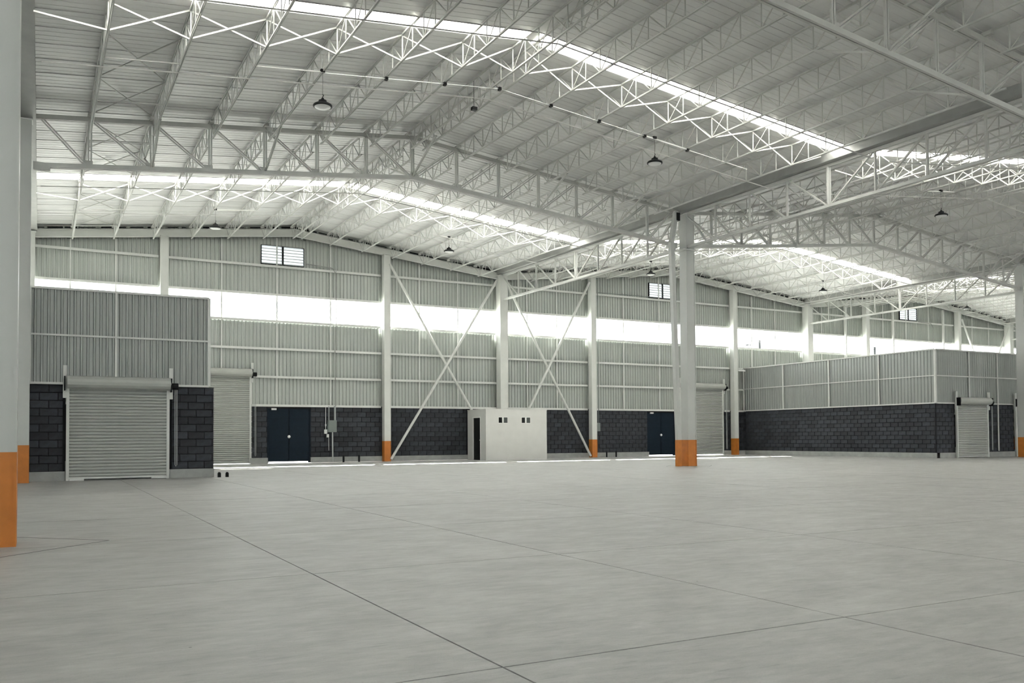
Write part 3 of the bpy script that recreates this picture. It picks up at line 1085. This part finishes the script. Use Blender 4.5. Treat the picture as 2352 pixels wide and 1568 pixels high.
for b, fr, x, z, lb in lamps:
    y = (YF[fr] + YF[fr + 1]) / 2 + 1.25
    root = empty('high_bay_lamp', (x, y, z))
    tag(root, 'round black hanging lamp, %s' % lb, 'lamp', 'round hanging high bay lamps')
    h_ = inst('housing', dome, root)
    inst('lens', lens, root)
    inst('hook', hook, root)
    t = (x - X(b, 0, y)) / (X(b, 1, y) - X(b, 0, y))
    top = zr(t) + JB - z
    MB().tube([(0, 0, .31), (0, 0, top)], .0045, 6).build('cable', BLACK, root)
    MB().box(-.06, .06, -.05, .05, top - .04, top + .04).build('junction_box', BLACK, root)
    k0 = math.floor(t * NP)
    pa, pb = JP(b, k0, y, JB - .03), JP(b, k0 + 1, y, JB - .03)
    MB().bar(pa - root.location, pb - root.location, .03, .03).build('support_bar', STEEL, root)
y = 23.75
for x in (11.58,):
    MBs = MB().box(-.08, .08, -.07, .07, -.05, .05).build('sensor_box', BLACK, None, (x, y, 11.33))
    tag(MBs, 'small black box hanging under the ridge joists of the left gable', 'sensor')
    MB().tube([(0, 0, .06), (0, 0, .86)], .008, 6).build('hanger_wire', BLACK, MBs)
kk = 0
for k in (5, 6, 7, 8, 9, 10, 11):
    p = JP(1, k, 23.75, JB - .05)
    o = MB().box(-.04, .04, -.06, .06, -.05, .04).build('junction_box', BLACK, None, p)
    tag(o, 'small black junction box on the joist bottom %s, left gable' % where(k), 'junction box', 'junction boxes along the conduit')
base = JP(1, 7, 23.75, JB)
root = empty('lamp_conduit', base)
tag(root, 'thin grey conduit linking the black junction boxes under the left gable joists', 'conduit')
for s, e in ((4, 7), (7, 12.5)):
    MB().bar(JP(1, s, 23.75, JB - .05) - base, JP(1, e, 23.75, JB - .05) - base, .018).build('conduit_tube', PIPE, root)

# ------------------------------------------------------------------ small things on the walls and floor
eb = empty('electrical_cabinet', (14.28, 47.5, 1.67))
tag(eb, 'grey electrical cabinet on black block wall between door and column, with risers', 'electrical cabinet')
MB().box(-.24, .24, -.12, .10, 0, .66).build('cabinet_body', BOXM, eb)
MB().box(-.21, .21, -.135, -.12, .03, .63).build('cabinet_door', BOXM, eb)
MB().tube([(.16, -.04, .66), (.16, -.04, 1.45)], .055, 8).build('riser_conduit', PIPE, eb)
MB().tube([(-.18, -.04, .66), (-.18, -.04, 1.45)], .025, 8).build('riser_conduit', PIPE, eb)
MB().tube([(.02, -.04, 0), (.04, -.04, -1.65)], .04, 8).build('earth_pipe', PIPE, eb)
rc = MB().tube([(14.47, 47.42, 3.1), (14.44, 47.42, 6.2), (14.50, 47.42, 7.7), (14.50, 47.42, 10.5), (14.30, 47.42, 10.8), (12.8, 47.5, 10.95)], .028, 8).build('riser_cable', GUTM)
tag(rc, 'dark cable climbing the cladding from electrical cabinet to left louvre window', 'cable')
rc = MB().tube([(14.5, 47.42, 10.55), (14.52, 47.42, 12.2)], .02, 8).build('roof_conduit_riser', PIPE)
tag(rc, 'thin pale conduit from the cable bend up to the roof', 'conduit')
sb = empty('switch_boxes', (13.93, 47.55, 1.7))
tag(sb, 'two small white switch boxes with drop pipes left of the electrical cabinet', 'switch')
MB().box(-.08, .08, -.08, .04, -.12, .12).build('switch_box', PLASTIC, sb)
MB().box(.06, .18, -.08, .04, -.32, -.14).build('switch_box', PLASTIC, sb)
MB().tube([(0, -.02, .12), (0, -.02, 1.4)], .018, 6).build('drop_pipe', PLASTIC, sb)
MB().tube([(.18, -.02, -.32), (.19, -.02, -1.05)], .014, 6).build('drop_pipe', PLASTIC, sb)
MB().tube([(0, -.04, .3), (0, -.04, .42)], .04, 6).build('pipe_fitting', PLASTIC, sb)
eb = empty('electrical_cabinet', (31.98, 47.45, 1.69))
tag(eb, 'small grey electrical box with conduit beside the column right of the cabin', 'electrical cabinet')
MB().box(-.12, .14, -.10, .12, 0, .55).build('cabinet_body', BOXM, eb)
MB().tube([(.08, 0, .55), (.08, 0, 9.0), (.14, 0, 9.08), (5.0, 0, 9.1)], .022, 8).build('riser_conduit', BOXM, eb)
MB().tube([(-.14, 0, 0), (-.14, 0, -1.69)], .035, 8).build('earth_pipe', PIPE, eb)
for x, lb in ((11.1, 'left'), (36.45, 'right')):
    o = MB().box(-.13, .13, -.08, .0, -.05, .05).build('emergency_light', PLASTIC, None, (x, 47.6, 2.92))
    MB().box(-.12, .12, -.10, -.08, -.04, .02).build('light_lens', LENS, o)
    tag(o, 'small white emergency light above the %s black double door' % lb, 'light')
for n, (x, lb) in enumerate(((14.85, 'nearer the left cabinet'), (15.75, 'farther right of the left cabinet'), (32.5, 'nearer the right small cabinet'), (33.25, 'farther right of the right small cabinet'))):
    o = MB().tube([(0, 0, 0), (0, 0, .36)], .055, 10).tube([(0, 0, .36), (0, 0, .40)], .035, 10).build('pipe_stub', BLACK, None, (x, 47.2, 0))
    tag(o, 'short black pipe stub by the block wall, %s' % lb, 'pipe')
for x, lb in ((5.46, 'left'), (5.72, 'right')):
    o = MB().box(-.05, .05, -.05, .05, 0, .14).box(-.035, .035, -.035, .035, .14, .17).build('floor_stop', BLACK, None, (x, 31.4, 0))
    tag(o, 'small black stub on the floor at the left unit corner, %s of two' % lb, 'floor stop')
o = empty('wall_lamp', (44.15, 47.3, 6.0))
tag(o, 'small white wall lamp beside the right unit top corner', 'lamp')
MB().box(-.32, .32, -.22, .10, -.05, .05).build('lamp_body', PLASTIC, o)
MB().tube([(0, .1, 0), (0, .34, 0)], .03, 8).build('lamp_arm', STEEL, o)
o = MB().tube([(44.05, 47.45, 5.9), (44.05, 47.45, 3.2)], .06, 10).build('wall_pipe', PIPE)
tag(o, 'short vertical pale pipe below the wall lamp by the right unit', 'pipe')

for x, lb in ((55.2, 'left of the right louvre window, first'), (60.7, 'just left of the right louvre window'), (67.0, 'right of the right louvre window')):
    o = MB().box(-.07, .07, -.07, .07, 0, zr_x(x) - .7).build('wall_post', STEEL, None, (x, 47.38, 0))
    tag(o, 'slim white post on the back wall, %s' % lb, 'post')
rc = MB().tube([(63.9, 47.42, 10.68), (65.5, 47.42, 10.62), (65.75, 47.42, 10.3), (65.75, 47.42, 3.2)], .03, 8).build('riser_cable', GUTM)
tag(rc, 'dark cable running down the cladding from the right louvre window', 'cable')

# ------------------------------------------------------------------ unseen hall walls, added and glazed or closed to shape the indoor light
def shell(name, p, q, glazed):
    ww = empty(name)
    tag(ww, kind='structure')
    p, q = Vector(p), Vector(q)
    for z0, z1 in ((0, Z[3]), (Z[4], 13.1)) if glazed else ((0, 13.1),):
        MB().bar((p.x, p.y, (z0 + z1) / 2), (q.x, q.y, (z0 + z1) / 2), .06, z1 - z0).build('cladding_panel', CLAD, ww)
    n = int((q - p).length / 2.6) if glazed else 0
    for k in range(n):
        a, c = p.lerp(q, k / n), p.lerp(q, (k + 1) / n)
        MB().bar((a.x, a.y, (Z[3] + Z[4]) / 2), (c.x, c.y, (Z[3] + Z[4]) / 2), .005, Z[4] - Z[3]).build('pane', GLASS, ww)
        MB().bar((a.x, a.y, Z[3]), (a.x, a.y, Z[4]), .024, .03).build('glazing_bar', STEEL, ww)
shell('wall_front_unseen', (-26, -19), (101, -19), 1)
shell('wall_left_unseen', (-26, -19), (-26, 47.8), 1)
shell('wall_right_unseen', (101, -19), (101, 47.8), 0)

# ------------------------------------------------------------------ outdoors
g = MB().box(-150, 250, 47.95, 250, -.30, -.05).build('ground', ASPH)
tag(g, kind='structure')
g = MB().box(-150, 250, -150, -19.05, -.30, -.05).build('ground', ASPH)
tag(g, kind='structure')
g = MB().box(-150, -26.05, -19.05, 47.95, -.30, -.05).build('ground', ASPH)
tag(g, kind='structure')
g = MB().box(101.05, 250, -19.05, 47.95, -.30, -.05).build('ground', ASPH)
tag(g, kind='structure')
for x, z, lb in ((73.1, 12.4, 'left'), (92.6, 12.5, 'right')):
    o = empty('street_lamp', (x, 75, 0))
    tag(o, 'dark outdoor street lamp seen through the clerestory, %s of two' % lb, 'street lamp')
    MB().tube([(0, 0, -.05), (0, 0, z)], .14, 8).build('pole', BLACK, o)
    MB().bar((-1.5, 0, z - .6), (0, 0, z - .25), .12, .08).build('lamp_arm', BLACK, o)
    MB().box(-2.0, -1.2, -.15, .15, z - .72, z - .58).build('lamp_head', BLACK, o)
